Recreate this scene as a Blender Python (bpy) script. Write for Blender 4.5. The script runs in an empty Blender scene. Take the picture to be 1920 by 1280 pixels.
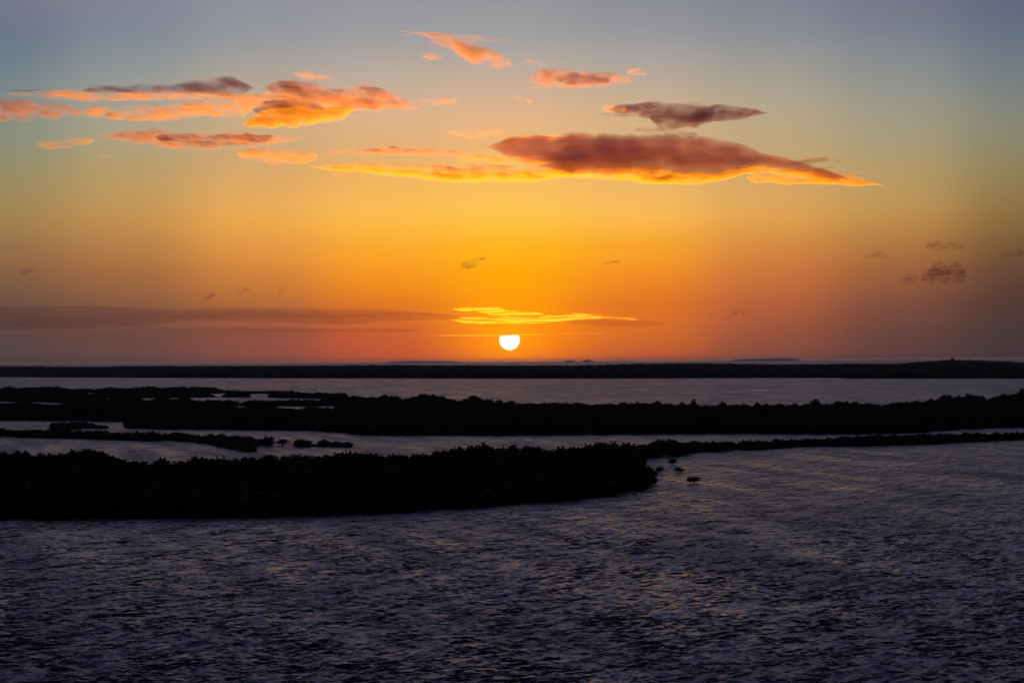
import bpy, math, random
import numpy as np
from mathutils import Matrix, Vector

random.seed(7)
rng = np.random.default_rng(7)
S = bpy.context.scene
COL = S.collection

# ------------------------------------------------------------------ camera
EYE = 25.0            # a bridge rail above the sound
F = 4000.0            # focal length in photo pixels (1920 wide)
ROLL, PITCH = 0.0051, 37.0 / F
cp, sp = math.cos(PITCH), math.sin(PITCH)
fwd = Vector((0, cp, sp))
up0 = Vector((0, -sp, cp))
right0 = Vector((1, 0, 0))
right = right0 * math.cos(ROLL) - up0 * math.sin(ROLL)
upv = right0 * math.sin(ROLL) + up0 * math.cos(ROLL)
R = Matrix((right, upv, -fwd)).transposed()
cam = bpy.data.cameras.new("camera")
cam.sensor_width = 36.0
cam.lens = 36.0 * F / 1920.0
cam.clip_start, cam.clip_end = 1.0, 600000.0
cam_ob = bpy.data.objects.new("camera", cam)
COL.objects.link(cam_ob)
cam_ob.matrix_world = Matrix.Translation((0, 0, EYE)) @ R.to_4x4()
S.camera = cam_ob
RN = np.array(R)


def ray(px, py):
    """World direction (numpy, unit depth along +Y) through a point of the photograph."""
    px, py = np.asarray(px, float), np.asarray(py, float)
    c = np.stack([(px - 960) / F, -(py - 640) / F, -np.ones_like(px)], -1)
    d = c @ RN.T
    return d / d[..., 1:2]


def ground(px, py, z=0.0):
    """Where that line of sight comes down to height z."""
    d = ray(px, py)
    t = (EYE - np.asarray(z, float)) / np.maximum(-d[..., 2], 1e-5)
    return d[..., :2] * t[..., None]


def at(px, py, dist):
    """The point on that line of sight at distance dist (metres along +Y)."""
    d = ray(px, py)
    return d * np.asarray(dist, float)[..., None] + np.array([0, 0, EYE])


# ------------------------------------------------------------------ sky, sun, exposure
def lin(c):
    c = np.asarray(c, float) / 255.0
    return np.where(c <= 0.04045, c / 12.92, ((c + 0.055) / 1.055) ** 2.4)


SKY_DIM = [0.93, 0.965, 1, 1, 1, 1, 1, 1, 1, 1]
SKY_Y = [0, 100, 200, 300, 400, 450, 500, 560, 620, 672]
SKY = {  # azimuth marks (as photo columns) -> dusk colours from high to low, lens corner darkening mixed in
    0: [(128,130,152),(112,125,142),(128,138,135),(143,142,112),(160,132,85),(152,117,78),(138,100,70),(112,84,66),(95,75,70),(78,64,68)],
    240: [(140,142,160),(140,148,155),(163,160,145),(180,158,115),(195,148,85),(185,132,75),(168,112,66),(140,92,66),(115,78,68),(95,70,66)],
    480: [(155,156,170),(165,163,162),(195,170,140),(212,168,115),(236,170,84),(230,156,72),(214,136,62),(184,110,58),(150,85,65),(140,80,68)],
    720: [(160,160,170),(178,170,165),(215,178,145),(232,178,110),(255,188,80),(255,174,54),(252,156,36),(232,126,34),(205,95,50),(200,90,50)],
    960: [(162,162,168),(180,172,165),(220,180,142),(245,185,110),(255,196,78),(255,184,40),(255,171,14),(255,150,4),(255,135,0),(255,116,8)],
    1200: [(150,152,162),(172,166,162),(205,175,140),(225,178,115),(252,186,88),(252,170,52),(248,150,38),(232,122,36),(220,110,40),(190,85,55)],
    1440: [(140,142,158),(155,155,155),(180,165,140),(200,165,115),(224,164,88),(218,145,72),(208,124,62),(188,102,60),(158,85,60),(130,78,66)],
    1680: [(125,128,150),(135,140,148),(155,152,138),(175,155,115),(192,148,85),(182,128,70),(164,105,62),(135,84,62),(108,70,62),(94,64,60)],
    1920: [(108,110,138),(108,120,135),(125,130,125),(140,132,100),(140,112,70),(125,95,60),(105,75,55),(85,60,52),(72,56,55),(65,52,56)],
}
HIGH = [(20, (138,137,176)), (35, (116,115,158)), (55, (84,86,122)), (90, (60,62,96))]
BACK = [(0, (36,33,42)), (4, (44,41,54)), (10, (52,55,74)), (20, (52,57,80)), (40, (54,58,86)), (90, (60,62,96))]

W = bpy.data.worlds.new("World")
S.world = W
W.use_nodes = True
nt = W.node_tree
nt.nodes.clear()
L = nt.links


def mth(op, a, b=None, tree=None, clamp=False):
    t = tree or nt
    n = t.nodes.new("ShaderNodeMath")
    n.operation = op
    n.use_clamp = clamp
    for i, v in enumerate((a, b)):
        if v is None:
            continue
        if isinstance(v, (int, float)):
            n.inputs[i].default_value = v
        else:
            t.links.new(v, n.inputs[i])
    return n.outputs[0]


tc = nt.nodes.new("ShaderNodeTexCoord")
sep = nt.nodes.new("ShaderNodeSeparateXYZ")
L.new(tc.outputs["Generated"], sep.inputs[0])
el = mth("MULTIPLY", mth("ARCSINE", sep.outputs[2]), 180 / math.pi)
el = mth("MAXIMUM", el, 0.0)
tel = mth("POWER", mth("DIVIDE", el, 90.0), 0.5)
az = mth("MULTIPLY", mth("ARCTAN2", sep.outputs[0], sep.outputs[1]), 180 / math.pi)

acc, wsum = None, None
marks = sorted(SKY)
for k, px in enumerate(marks + ["back_a", "back_b"]):
    if px == "back_a":
        a0, stops, hw = -95.0, BACK, None
    elif px == "back_b":
        a0, stops, hw = 95.0, BACK, None
    else:
        a0 = math.degrees(math.atan((px - 960) / F))
        stops = [((677 - y) / F * 180 / math.pi, tuple(k * v for v in c)) for y, c, k in zip(SKY_Y, SKY[px], SKY_DIM)][::-1]
        top = np.array(stops[-1][1], float)
        stops = stops + [(14, tuple(top * 0.6 + np.array((138, 137, 174)) * 0.4))] + HIGH
    rp = nt.nodes.new("ShaderNodeValToRGB")
    cr = rp.color_ramp
    cr.interpolation = "CARDINAL"
    while len(cr.elements) < len(stops):
        cr.elements.new(0.5)
    for e, (d, c) in zip(cr.elements, stops):
        pass
    for i, (d, c) in enumerate(stops):
        cr.elements[i].position = 0.0 if i == 0 else (d / 90.0) ** 0.5
    for i, (d, c) in enumerate(stops):
        cr.elements[i].color = (*lin(c), 1)
    L.new(tel, rp.inputs[0])
    # smooth bump weight in azimuth
    if isinstance(px, str):
        s_ = -1.0 if a0 < 0 else 1.0
        w = mth("DIVIDE", mth("SUBTRACT", mth("MULTIPLY", az, s_), 14.0), 40.0, clamp=True)
        w = mth("MULTIPLY", mth("POWER", w, 1.0), 3.0)
    else:
        q = mth("DIVIDE", mth("SUBTRACT", az, a0), 1.9)
        w = mth("EXPONENT", mth("MULTIPLY", mth("MULTIPLY", q, q), -1.0))
        if px in (0, 1920):
            s_ = -1.0 if a0 < 0 else 1.0     # the outer marks hold on beyond the frame and fade into the back sky
            far = mth("DIVIDE", mth("SUBTRACT", mth("MULTIPLY", az, s_), abs(a0)), 0.5, clamp=True)
            fade = mth("SUBTRACT", 1.0, mth("DIVIDE", mth("SUBTRACT", mth("MULTIPLY", az, s_), 14.0), 40.0, clamp=True))
            w = mth("MAXIMUM", w, mth("MULTIPLY", far, fade))
    v = nt.nodes.new("ShaderNodeVectorMath")
    v.operation = "SCALE"
    L.new(rp.outputs[0], v.inputs[0])
    L.new(w, v.inputs[3])
    if acc is None:
        acc, wsum = v.outputs[0], w
    else:
        ad = nt.nodes.new("ShaderNodeVectorMath")
        ad.operation = "ADD"
        L.new(acc, ad.inputs[0])
        L.new(v.outputs[0], ad.inputs[1])
        acc, wsum = ad.outputs[0], mth("ADD", wsum, w)
dv = nt.nodes.new("ShaderNodeVectorMath")
dv.operation = "SCALE"
L.new(acc, dv.inputs[0])
L.new(mth("DIVIDE", 1.0, wsum), dv.inputs[3])

SUN_DIR = ray(955.5, 637.0)
SUN_DIR = SUN_DIR / np.linalg.norm(SUN_DIR)
# warm aureole of scattered light round the sun
dot = nt.nodes.new("ShaderNodeVectorMath")
dot.operation = "DOT_PRODUCT"
L.new(tc.outputs["Generated"], dot.inputs[0])
dot.inputs[1].default_value = tuple(SUN_DIR)
ang = mth("MULTIPLY", mth("ARCCOSINE", mth("MINIMUM", dot.outputs["Value"], 1.0)), 180 / math.pi)
aur = mth("EXPONENT", mth("MULTIPLY", ang, -1.3))
glow = nt.nodes.new("ShaderNodeVectorMath")
glow.operation = "SCALE"
glow.inputs[0].default_value = (0.35, 0.19, 0.0)
L.new(aur, glow.inputs[3])
ad = nt.nodes.new("ShaderNodeVectorMath")
ad.operation = "ADD"
L.new(dv.outputs[0], ad.inputs[0])
L.new(glow.outputs[0], ad.inputs[1])
bg = nt.nodes.new("ShaderNodeBackground")
L.new(ad.outputs[0], bg.inputs[0])
bg.inputs[1].default_value = 1.0
wo = nt.nodes.new("ShaderNodeOutputWorld")
L.new(bg.outputs[0], wo.inputs[0])

SUN_EL = math.radians(-0.45)   # the sun has all but set: it reaches the clouds from below, no longer the water
sun = bpy.data.lights.new("sun_light", "SUN")
sun.energy = 1.1
sun.angle = math.radians(0.5)
sun.color = (1.0, 0.37, 0.05)
sun_ob = bpy.data.objects.new("sun_light", sun)
COL.objects.link(sun_ob)
saz = math.atan2(SUN_DIR[0], SUN_DIR[1])
to_sun = Vector((math.sin(saz) * math.cos(SUN_EL), math.cos(saz) * math.cos(SUN_EL), math.sin(SUN_EL)))
sun_ob.rotation_euler = to_sun.to_track_quat("Z", "Y").to_euler()
sun_ob.location = (0, 100, 200)

S.view_settings.view_transform = "Standard"
S.view_settings.look = "None"
S.view_settings.exposure = 0
S.view_settings.gamma = 1
S.view_settings.use_curve_mapping = False
cy = S.cycles
cy.use_denoising = True
cy.max_bounces = 6
cy.volume_bounces = 4
cy.volume_max_steps = 256
cy.volume_step_rate = 0.7
cy.diffuse_bounces = 2
cy.glossy_bounces = 2
cy.transparent_max_bounces = 16
cy.sample_clamp_indirect = 4.0


# ------------------------------------------------------------------ helpers
def new_mat(name):
    m = bpy.data.materials.new(name)
    m.use_nodes = True
    m.node_tree.nodes.clear()
    return m, m.node_tree


def mesh(name, verts, faces, mat=None, smooth=False):
    me = bpy.data.meshes.new(name)
    verts = np.asarray(verts, np.float32)
    if isinstance(faces, np.ndarray):
        n, k = faces.shape
        me.vertices.add(len(verts))
        me.vertices.foreach_set("co", verts.ravel())
        me.loops.add(n * k)
        me.loops.foreach_set("vertex_index", faces.astype(np.int32).ravel())
        me.polygons.add(n)
        me.polygons.foreach_set("loop_start", np.arange(0, n * k, k, dtype=np.int32))
        me.update(calc_edges=True)
        me.validate()
    else:
        me.from_pydata([tuple(v) for v in verts], [], faces)
        me.update()
    if smooth:
        me.polygons.foreach_set("use_smooth", np.ones(len(me.polygons), bool))
    if mat:
        me.materials.append(mat)
    return me


def link(name, data, parent=None, loc=None):
    o = bpy.data.objects.new(name, data)
    COL.objects.link(o)
    if parent:
        o.parent = parent
    if loc is not None:
        o.location = loc
    return o


def tag(o, label=None, cat=None, group=None, kind=None):
    for k, v in (("label", label), ("category", cat), ("group", group), ("kind", kind)):
        if v:
            o[k] = v
    return o


def vnoise(x, seed, octaves=4, f=1.0):
    """Smooth 1-D fractal noise, about -1..1."""
    x = np.asarray(x, float)
    out = np.zeros_like(x)
    amp, tot = 1.0, 0.0
    r = np.random.default_rng(seed)
    for _ in range(octaves):
        tab = r.uniform(-1, 1, 4096)
        q = x * f + r.uniform(0, 1000)
        i = np.floor(q).astype(int)
        t = q - i
        t = t * t * (3 - 2 * t)
        out += amp * (tab[i % 4096] * (1 - t) + tab[(i + 1) % 4096] * t)
        tot += amp
        amp *= 0.55
        f *= 2.1
    return out / tot


def inside(poly, x, y):
    c = np.zeros(x.shape, bool)
    n = len(poly)
    for i in range(n):
        x0, y0 = poly[i]
        x1, y1 = poly[(i + 1) % n]
        hit = (y0 > y) != (y1 > y)
        c ^= hit & (x < (x1 - x0) * (y - y0) / (y1 - y0 + 1e-12) + x0)
    return c


# ------------------------------------------------------------------ water
def make_water():
    m, t = new_mat("sea_water")
    N = t.nodes.new
    geo = N("ShaderNodeTexCoord")
    def noise(across, along, detail=4, rough=0.55, rot=0.0):
        """Noise with features `across` metres wide and `along` metres long, turned by rot."""
        mp = N("ShaderNodeMapping")
        mp.vector_type = "TEXTURE"
        mp.inputs["Scale"].default_value = (across, along, 1)
        mp.inputs["Rotation"].default_value = (0, 0, rot)
        t.links.new(geo.outputs["Object"], mp.inputs[0])
        n = N("ShaderNodeTexNoise")
        n.inputs["Scale"].default_value = 1.0
        n.inputs["Detail"].default_value = detail
        n.inputs["Roughness"].default_value = rough
        t.links.new(mp.outputs[0], n.inputs[0])
        return n.outputs[0]
    rip = noise(0.9, 0.7, 4, 0.6, 0.25)
    swell = noise(1.7, 3.2, 3, 0.6, 0.45)
    chop = noise(5.0, 12.0, 3, 0.6, -0.2)
    gust = noise(16.0, 60.0, 6, 0.70, 0.1)
    lane = noise(7.0, 90.0, 3, 0.6, 0.26)
    gust2 = mth("ADD", mth("MULTIPLY", noise(90.0, 300.0, 3, 0.55, -0.3), 0.25, t), mth("MULTIPLY", lane, 0.75, t), t)
    g = mth("ADD", mth("MULTIPLY", gust, 0.4, t), mth("MULTIPLY", gust2, 0.6, t), t)
    mr = N("ShaderNodeMapRange")
    t.links.new(g, mr.inputs[0])
    mr.inputs[1].default_value, mr.inputs[2].default_value = 0.40, 0.60
    mr.inputs[3].default_value, mr.inputs[4].default_value = 0.25, 0.50
    b = N("ShaderNodeBump")
    b.inputs["Strength"].default_value = 1.0
    b.inputs["Distance"].default_value = 1.0
    t.links.new(mth("ADD", mth("ADD", mth("MULTIPLY", rip, 0.30, t), mth("MULTIPLY", swell, 3.4, t), t), mth("MULTIPLY", chop, 11.0, t), t), b.inputs["Height"])
    p = N("ShaderNodeBsdfPrincipled")
    p.inputs["Base Color"].default_value = (0.030, 0.028, 0.066, 1)
    p.inputs["IOR"].default_value = 1.333
    t.links.new(mr.outputs[0], p.inputs["Roughness"])
    t.links.new(b.outputs[0], p.inputs["Normal"])
    o = N("ShaderNodeOutputMaterial")
    t.links.new(p.outputs[0], o.inputs[0])

    rows = 900
    ys = 1.0 / np.linspace(1 / 140.0, 1 / 3500.0, rows)
    ys = np.concatenate([ys, np.geomspace(3900, 70000, 24)])
    azs = np.radians(np.linspace(-16.5, 16.5, 900))
    outer = np.radians([18, 22, 30, 42, 56, 68, 78, 84])
    azs = np.concatenate([-outer[::-1], azs, outer])
    ncol = len(azs)
    Y = np.repeat(ys[:, None], ncol, 1)
    X = Y * np.tan(azs)[None, :]
    dr = np.gradient(ys)[:, None]
    X = np.clip(X, -50000 + np.arange(ncol)[None, :] * 4.0 - 4.0 * ncol, 50000 + np.arange(ncol)[None, :] * 4.0)
    Z = np.zeros_like(X)
    r = np.random.default_rng(3)
    fine = (np.abs(azs) < math.radians(17))
    xf, yf = X[:, fine], Y[:, fine]
    zf = np.zeros_like(xf)
    dx = np.abs(yf) * np.radians(33 / 900)
    # wind waves: short crested, running towards the right and the viewer
    K = 56
    lam = np.geomspace(0.8, 6.5, K)
    for l in lam:
        th = math.radians(-55) + r.normal(0, 0.45)      # direction the crests run to
        kx, ky = math.cos(th) * 2 * math.pi / l, math.sin(th) * 2 * math.pi / l
        slope = 0.070 * (1.0 if l < 1.7 else (1.7 / l) ** 1.25)
        A = slope * l / (2 * math.pi)
        lr = l / max(abs(math.sin(th)), 0.15)
        wgt = np.clip((lr / dr - 2.2) / 2.0, 0, 1)
        if wgt.max() <= 0:
            continue
        sel = np.nonzero(wgt[:, 0] > 0)[0]
        hi = sel.max() + 1
        ph = kx * xf[:hi] + ky * yf[:hi] + r.uniform(0, 6.28)
        zf[:hi] += A * wgt[:hi] * np.sin(ph)
    # gustiness: groups of higher and lower waves
    gx = np.zeros_like(zf)
    for l in (35, 55, 90, 140):
        th = r.uniform(0, 6.28)
        gx += np.sin((math.cos(th) * xf + math.sin(th) * yf * 0.5) * 2 * math.pi / l + r.uniform(0, 6.28))
    zf *= 1.0 + 0.10 * gx
    Z[:, fine] = zf
    V = np.stack([X, Y, Z], -1).reshape(-1, 3)
    nr = len(ys)
    i = np.arange(nr - 1)[:, None] * ncol + np.arange(ncol - 1)[None, :]
    Fc = np.stack([i, i + 1, i + 1 + ncol, i + ncol], -1).reshape(-1, 4)
    # flat water to the sides and behind the viewer
    back = np.stack([np.tan(azs) * 140.0, np.full(ncol, -1500.0), np.zeros(ncol)], -1)
    nb = len(V)
    V = np.concatenate([V, back])
    j = np.arange(ncol - 1)
    Fb = np.stack([nb + j, nb + j + 1, j + 1, j], -1)
    Fc = np.concatenate([Fc, Fb])
    o_ = link("water", mesh("water", V, Fc, m, smooth=True))
    tag(o_, kind="structure")


make_water()


# ------------------------------------------------------------------ mangroves
def leaf_mat():
    m, t = new_mat("mangrove_leaf")
    N = t.nodes.new
    oi = N("ShaderNodeObjectInfo")
    ge = N("ShaderNodeNewGeometry")
    rp = N("ShaderNodeValToRGB")
    rp.color_ramp.elements[0].color = (0.010, 0.015, 0.005, 1)
    rp.color_ramp.elements[1].color = (0.030, 0.036, 0.013, 1)
    mx = mth("FRACT", mth("ADD", oi.outputs["Random"], ge.outputs["Random Per Island"], t), None, t)
    t.links.new(mx, rp.inputs[0])
    p = N("ShaderNodeBsdfPrincipled")
    p.inputs["Roughness"].default_value = 0.7
    p.inputs["Specular IOR Level"].default_value = 0.08
    t.links.new(rp.outputs[0], p.inputs["Base Color"])
    o = N("ShaderNodeOutputMaterial")
    t.links.new(p.outputs[0], o.inputs[0])
    return m


def plain_mat(name, c1, c2, scale, rough=0.9):
    m, t = new_mat(name)
    N = t.nodes.new
    tc_ = N("ShaderNodeTexCoord")
    n = N("ShaderNodeTexNoise")
    n.inputs["Scale"].default_value = scale
    n.inputs["Detail"].default_value = 5
    t.links.new(tc_.outputs["Object"], n.inputs[0])
    rp = N("ShaderNodeValToRGB")
    rp.color_ramp.elements[0].color = (*c1, 1)
    rp.color_ramp.elements[1].color = (*c2, 1)
    t.links.new(n.outputs[0], rp.inputs[0])
    p = N("ShaderNodeBsdfPrincipled")
    p.inputs["Roughness"].default_value = rough
    p.inputs["Specular IOR Level"].default_value = 0.15
    t.links.new(rp.outputs[0], p.inputs["Base Color"])
    o = N("ShaderNodeOutputMaterial")
    t.links.new(p.outputs[0], o.inputs[0])
    return m


LEAF = leaf_mat()
BARK = plain_mat("mangrove_bark", (0.03, 0.022, 0.016), (0.08, 0.065, 0.05), 3.0)
MUD = plain_mat("mangrove_mud", (0.012, 0.011, 0.009), (0.035, 0.030, 0.022), 0.3)


def crown_mesh(seed, n=210, leaf=0.42, low=0.22, nlobe=6):
    """Foliage of one mangrove about 4 m tall and 4 m wide: leaf sprays spread over several lobes, twigs sticking out on top."""
    r = np.random.default_rng(seed)
    lobes = []
    for k in range(nlobe):
        a = r.uniform(0, 6.28)
        d = r.uniform(0.2, 1.15) if k else 0.0
        lobes.append((d * math.cos(a), d * math.sin(a), r.uniform(1.5, 2.9) if k else 2.6, r.uniform(0.7, 1.2), r.uniform(0.6, 1.05)))
    V, Fs = [], []
    # dense inner twigs and leaves
    for (x, y, z, rr, rz) in lobes:
        b = len(V)
        for i in range(4):
            el_ = -1.1 + i * 0.75
            for j in range(6):
                a = j * 1.047 + i * 0.5
                k = 0.72 * r.uniform(0.75, 1.1)
                V.append((x + k * rr * math.cos(el_) * math.cos(a), y + k * rr * math.cos(el_) * math.sin(a), max(0.15, z + k * rz * math.sin(el_))))
        for i in range(3):
            for j in range(6):
                Fs.append((b + i * 6 + j, b + i * 6 + (j + 1) % 6, b + i * 6 + 6 + (j + 1) % 6, b + i * 6 + 6 + j))
        Fs.append(tuple(b + 18 + j for j in range(6)))
    # low skirt of foliage, or none where the stems stand clear
    b = len(V)
    for i, (rad, z) in enumerate(((1.5, low), (1.75, 0.9), (1.3, 2.0), (0.4, 2.5)) if low < 0.4 else ((0.5, 1.3), (1.2, 1.7), (1.2, 2.2), (0.4, 2.6))):
        for j in range(8):
            a = j * 0.785
            k = rad * r.uniform(0.75, 1.1)
            V.append((k * math.cos(a), k * math.sin(a), z * r.uniform(0.85, 1.1)))
    for i in range(3):
        for j in range(8):
            Fs.append((b + i * 8 + j, b + i * 8 + (j + 1) % 8, b + i * 8 + 8 + (j + 1) % 8, b + i * 8 + 8 + j))
    for k in range(n):
        x, y, z, rr, rz = lobes[r.integers(len(lobes))]
        d = r.normal(size=3)
        d /= np.linalg.norm(d)
        q = r.uniform(0.75, 1.12)
        if r.random() < 0.25:
            c = np.array([1.8 * d[0] * q, 1.8 * d[1] * q, r.uniform(low, 2.2)])
        else:
            c = np.array([x + rr * d[0] * q, y + rr * d[1] * q, max(low, z + rz * d[2] * q)])
        if d[2] > 0.6 and r.random() < 0.25:
            c[2] += r.uniform(0.1, 0.5)
        u = r.normal(size=3); u /= np.linalg.norm(u)
        w = np.cross(u, r.normal(size=3)); w /= np.linalg.norm(w)
        s = leaf * r.uniform(0.5, 1.25)
        b = len(V)
        V += [tuple(c - u * s), tuple(c - w * s * 0.5), tuple(c + u * s), tuple(c + w * s * 0.5)]
        Fs.append((b, b + 1, b + 2, b + 3))
    return mesh("crown", V, Fs, LEAF)


def tube(V, Fs, p0, p1, r0, r1, n=6):
    p0, p1 = Vector(p0), Vector(p1)
    d = (p1 - p0).normalized()
    a = d.orthogonal().normalized()
    b_ = d.cross(a)
    b = len(V)
    for p, rr in ((p0, r0), (p1, r1)):
        for j in range(n):
            an = 2 * math.pi * j / n
            V.append(tuple(p + (a * math.cos(an) + b_ * math.sin(an)) * rr))
    for j in range(n):
        Fs.append((b + j, b + (j + 1) % n, b + n + (j + 1) % n, b + n + j))
    Fs.append(tuple(b + j for j in range(n))[::-1])
    Fs.append(tuple(b + n + j for j in range(n)))


def trunk_mesh(seed):
    r = random.Random(seed)
    V, Fs = [], []
    tube(V, Fs, (0, 0, -0.5), (0.06, 0.03, 1.2), 0.14, 0.11)
    tube(V, Fs, (0.06, 0.03, 1.2), (0.02, 0.1, 2.6), 0.11, 0.05)
    for k in range(4):
        a = k * 1.57 + r.uniform(-0.4, 0.4)
        tube(V, Fs, (0.04, 0.02, 1.0 + 0.15 * k), (1.0 * math.cos(a), 1.0 * math.sin(a), 2.2 + r.uniform(0, 0.5)), 0.07, 0.025, 5)
    return mesh("trunk", V, Fs, BARK)


def roots_mesh(seed):
    r = random.Random(seed)
    V, Fs = [], []
    for k in range(7):
        a = k * 0.9 + r.uniform(-0.3, 0.3)
        rad = r.uniform(0.7, 1.5)
        h = r.uniform(0.6, 1.1)
        mid = (0.6 * rad * math.cos(a), 0.6 * rad * math.sin(a), h * 0.75)
        tube(V, Fs, (0.03, 0.0, h), mid, 0.05, 0.045, 5)
        tube(V, Fs, mid, (rad * math.cos(a), rad * math.sin(a), -0.5), 0.045, 0.035, 5)
    return mesh("prop_roots", V, Fs, BARK)


CROWNS = [crown_mesh(100 + k, n=190 + 12 * k) for k in range(7)]
SPARSE = [crown_mesh(200 + k, n=150, leaf=0.36, low=0.9, nlobe=5) for k in range(3)]
TRUNKS = [trunk_mesh(5 + k) for k in range(3)]
ROOTS = [roots_mesh(15 + k) for k in range(3)]
PROTO = {}
n_tree = 0


def tree(x, y, h, w, label, group=None, name="mangrove_tree", cat="tree", roots=False, sparse=False, z=0.0, parts=True):
    global n_tree
    n_tree += 1
    r = random.Random(n_tree * 13 + 1)
    o = link(name, None, loc=(x, y, z))
    o.rotation_euler.z = r.uniform(0, 6.28)
    o.scale = (w / 4.0, w / 4.0 * r.uniform(0.85, 1.15), h / 4.0)
    tag(o, label, cat, group)
    pool = SPARSE if sparse else CROWNS
    k = r.randrange(len(pool))
    c = link("crown", pool[k], o)
    if not sparse:
        PROTO.setdefault(k, c)
    if parts:
        link("trunk", TRUNKS[r.randrange(3)], o)
    if roots:
        link("prop_roots", ROOTS[r.randrange(3)], o)
    return o


def path(pts, xs):
    p = np.array(pts, float)
    return np.interp(xs, p[:, 0], p[:, 1])


CAN = 4.0   # canopy height
# water openings between the trees: (upper edge = foot of the trees behind, lower edge = tops of the trees in front), photo columns
SLITS = [
    ([(-60, 750), (38, 753.5)], [(-60, 756), (38, 756)]),
    ([(52, 753), (128, 756)], [(52, 756), (95, 759), (128, 757)]),
    ([(160, 737), (182, 737)], [(160, 739.5), (182, 739.5)]),
    ([(190, 746.5), (210, 746.5)], [(190, 750), (210, 750)]),
    ([(226, 747), (240, 746.5)], [(226, 749), (240, 749)]),
    ([(261, 746), (298, 746)], [(261, 751), (298, 749.5)]),
    ([(312, 745.5), (340, 745.5)], [(312, 752), (340, 750)]),
    ([(352, 745), (480, 745), (606, 747.5)], [(352, 752), (430, 753), (480, 754), (520, 751), (560, 749), (606, 752)]),
    ([(358, 737), (372, 737)], [(358, 740), (372, 740)]),
    ([(388, 737), (425, 738)], [(388, 739.5), (425, 740)]),
    ([(466, 738.5), (506, 739.5)], [(466, 741.5), (506, 742)]),
    ([(298, 761), (312, 761)], [(298, 765), (312, 765)]),
    ([(437, 761), (467, 761)], [(437, 764.5), (467, 764.5)]),
    ([(511, 761), (580, 762)], [(511, 766), (580, 767)]),
    ([(586, 761), (634, 761)], [(586, 766), (634, 766)]),
    ([(643, 761.5), (655, 761.5)], [(643, 764), (655, 764)]),
    ([(708, 789), (718, 789)], [(708, 791.5), (718, 791.5)]),
    ([(718, 761.5), (726, 761.5)], [(718, 763.5), (726, 763.5)]),
    ([(165, 789.5), (236, 791)], [(165, 791.5), (236, 795)]),
    ([(1027, 846), (1036, 847)], [(1027, 848), (1036, 849)]),
    ([(20, 920.5), (44, 921)], [(20, 923), (44, 923)]),
]
def slit_low(a, b, px):
    """Lower edge of an opening: pinched at its ends and uneven between."""
    t = np.clip((px - a[0][0]) / (a[-1][0] - a[0][0]), 0, 1)
    w = px[-1] - px[0] if False else a[-1][0] - a[0][0]
    k = np.clip(np.minimum(t, 1 - t) * w / 14.0 + 0.15, 0.15, 1.0) * (0.85 + 0.45 * vnoise(px, 41, 3, 1 / 7.0))
    u = path(a, px)
    return u + (path(b, px) - u) * k


SLIT_POLY = []
for a, b in SLITS:
    xs = np.linspace(a[0][0], a[-1][0], 40)
    up_ = ground(xs, path(a, xs), 0.0)
    lo_ = ground(xs, slit_low(a, b, xs), 2.2)
    SLIT_POLY.append(np.concatenate([up_, lo_[::-1]]))


def slit_limit(x, y):
    """Greatest height at each spot that leaves the openings behind it in view."""
    hmax = np.full(x.shape, 99.0)
    d = y
    px = 960 + F * (x / d)
    hz = 677 - ROLL * (px - 960)
    for a, b in SLITS:
        mid = (px > a[0][0] - 3) & (px < a[-1][0] + 3)
        foot = EYE / np.maximum(path(a, px) - hz, 1) * F      # distance of the far edge of the opening
        lim = EYE - (slit_low(a, b, px) - hz) / F * d
        hmax = np.where(mid & (d < foot), np.minimum(hmax, np.maximum(lim, 0.8)), hmax)
    return hmax


def outline(base, top, can=CAN, n=140, inset=(1.5, 1.5)):
    """World outline of a wood: its near shore and, behind, the line of the last trees whose tops make the skyline."""
    x0, x1 = base[0][0], base[-1][0]
    xs = np.linspace(x0, x1, n)
    near = ground(xs, path(base, xs), 0.0)
    x0, x1 = top[0][0], top[-1][0]
    xs = np.linspace(x0, x1, n)
    far = ground(xs, path(top, xs), can)
    near[:, 1] += inset[0]
    far[:, 1] -= inset[1]
    return np.concatenate([near, far[::-1]])


def clear_of_slits(x, y):
    ok = np.ones(x.shape, bool)
    for p in SLIT_POLY:
        ok &= ~inside(p, x, y)
    return ok


def scatter(poly, sx, sy, grow=False):
    """Jittered points inside an outline; with grow the spacing is a share of the distance."""
    lo, hi = poly.min(0), poly.max(0)
    pts = []
    y = lo[1]
    while y < hi[1]:
        stx, sty = (sx * y, sy * y) if grow else (sx, sy)
        xs = np.arange(lo[0], hi[0], stx)
        xs = xs + rng.uniform(-0.5, 0.5, xs.shape) * stx
        yy = y + rng.uniform(-0.5, 0.5, xs.shape) * sty
        pts.append(np.stack([xs, yy], -1))
        y += sty
    p = np.concatenate(pts)
    return p[inside(poly, p[:, 0], p[:, 1]) & clear_of_slits(p[:, 0], p[:, 1])]


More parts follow.
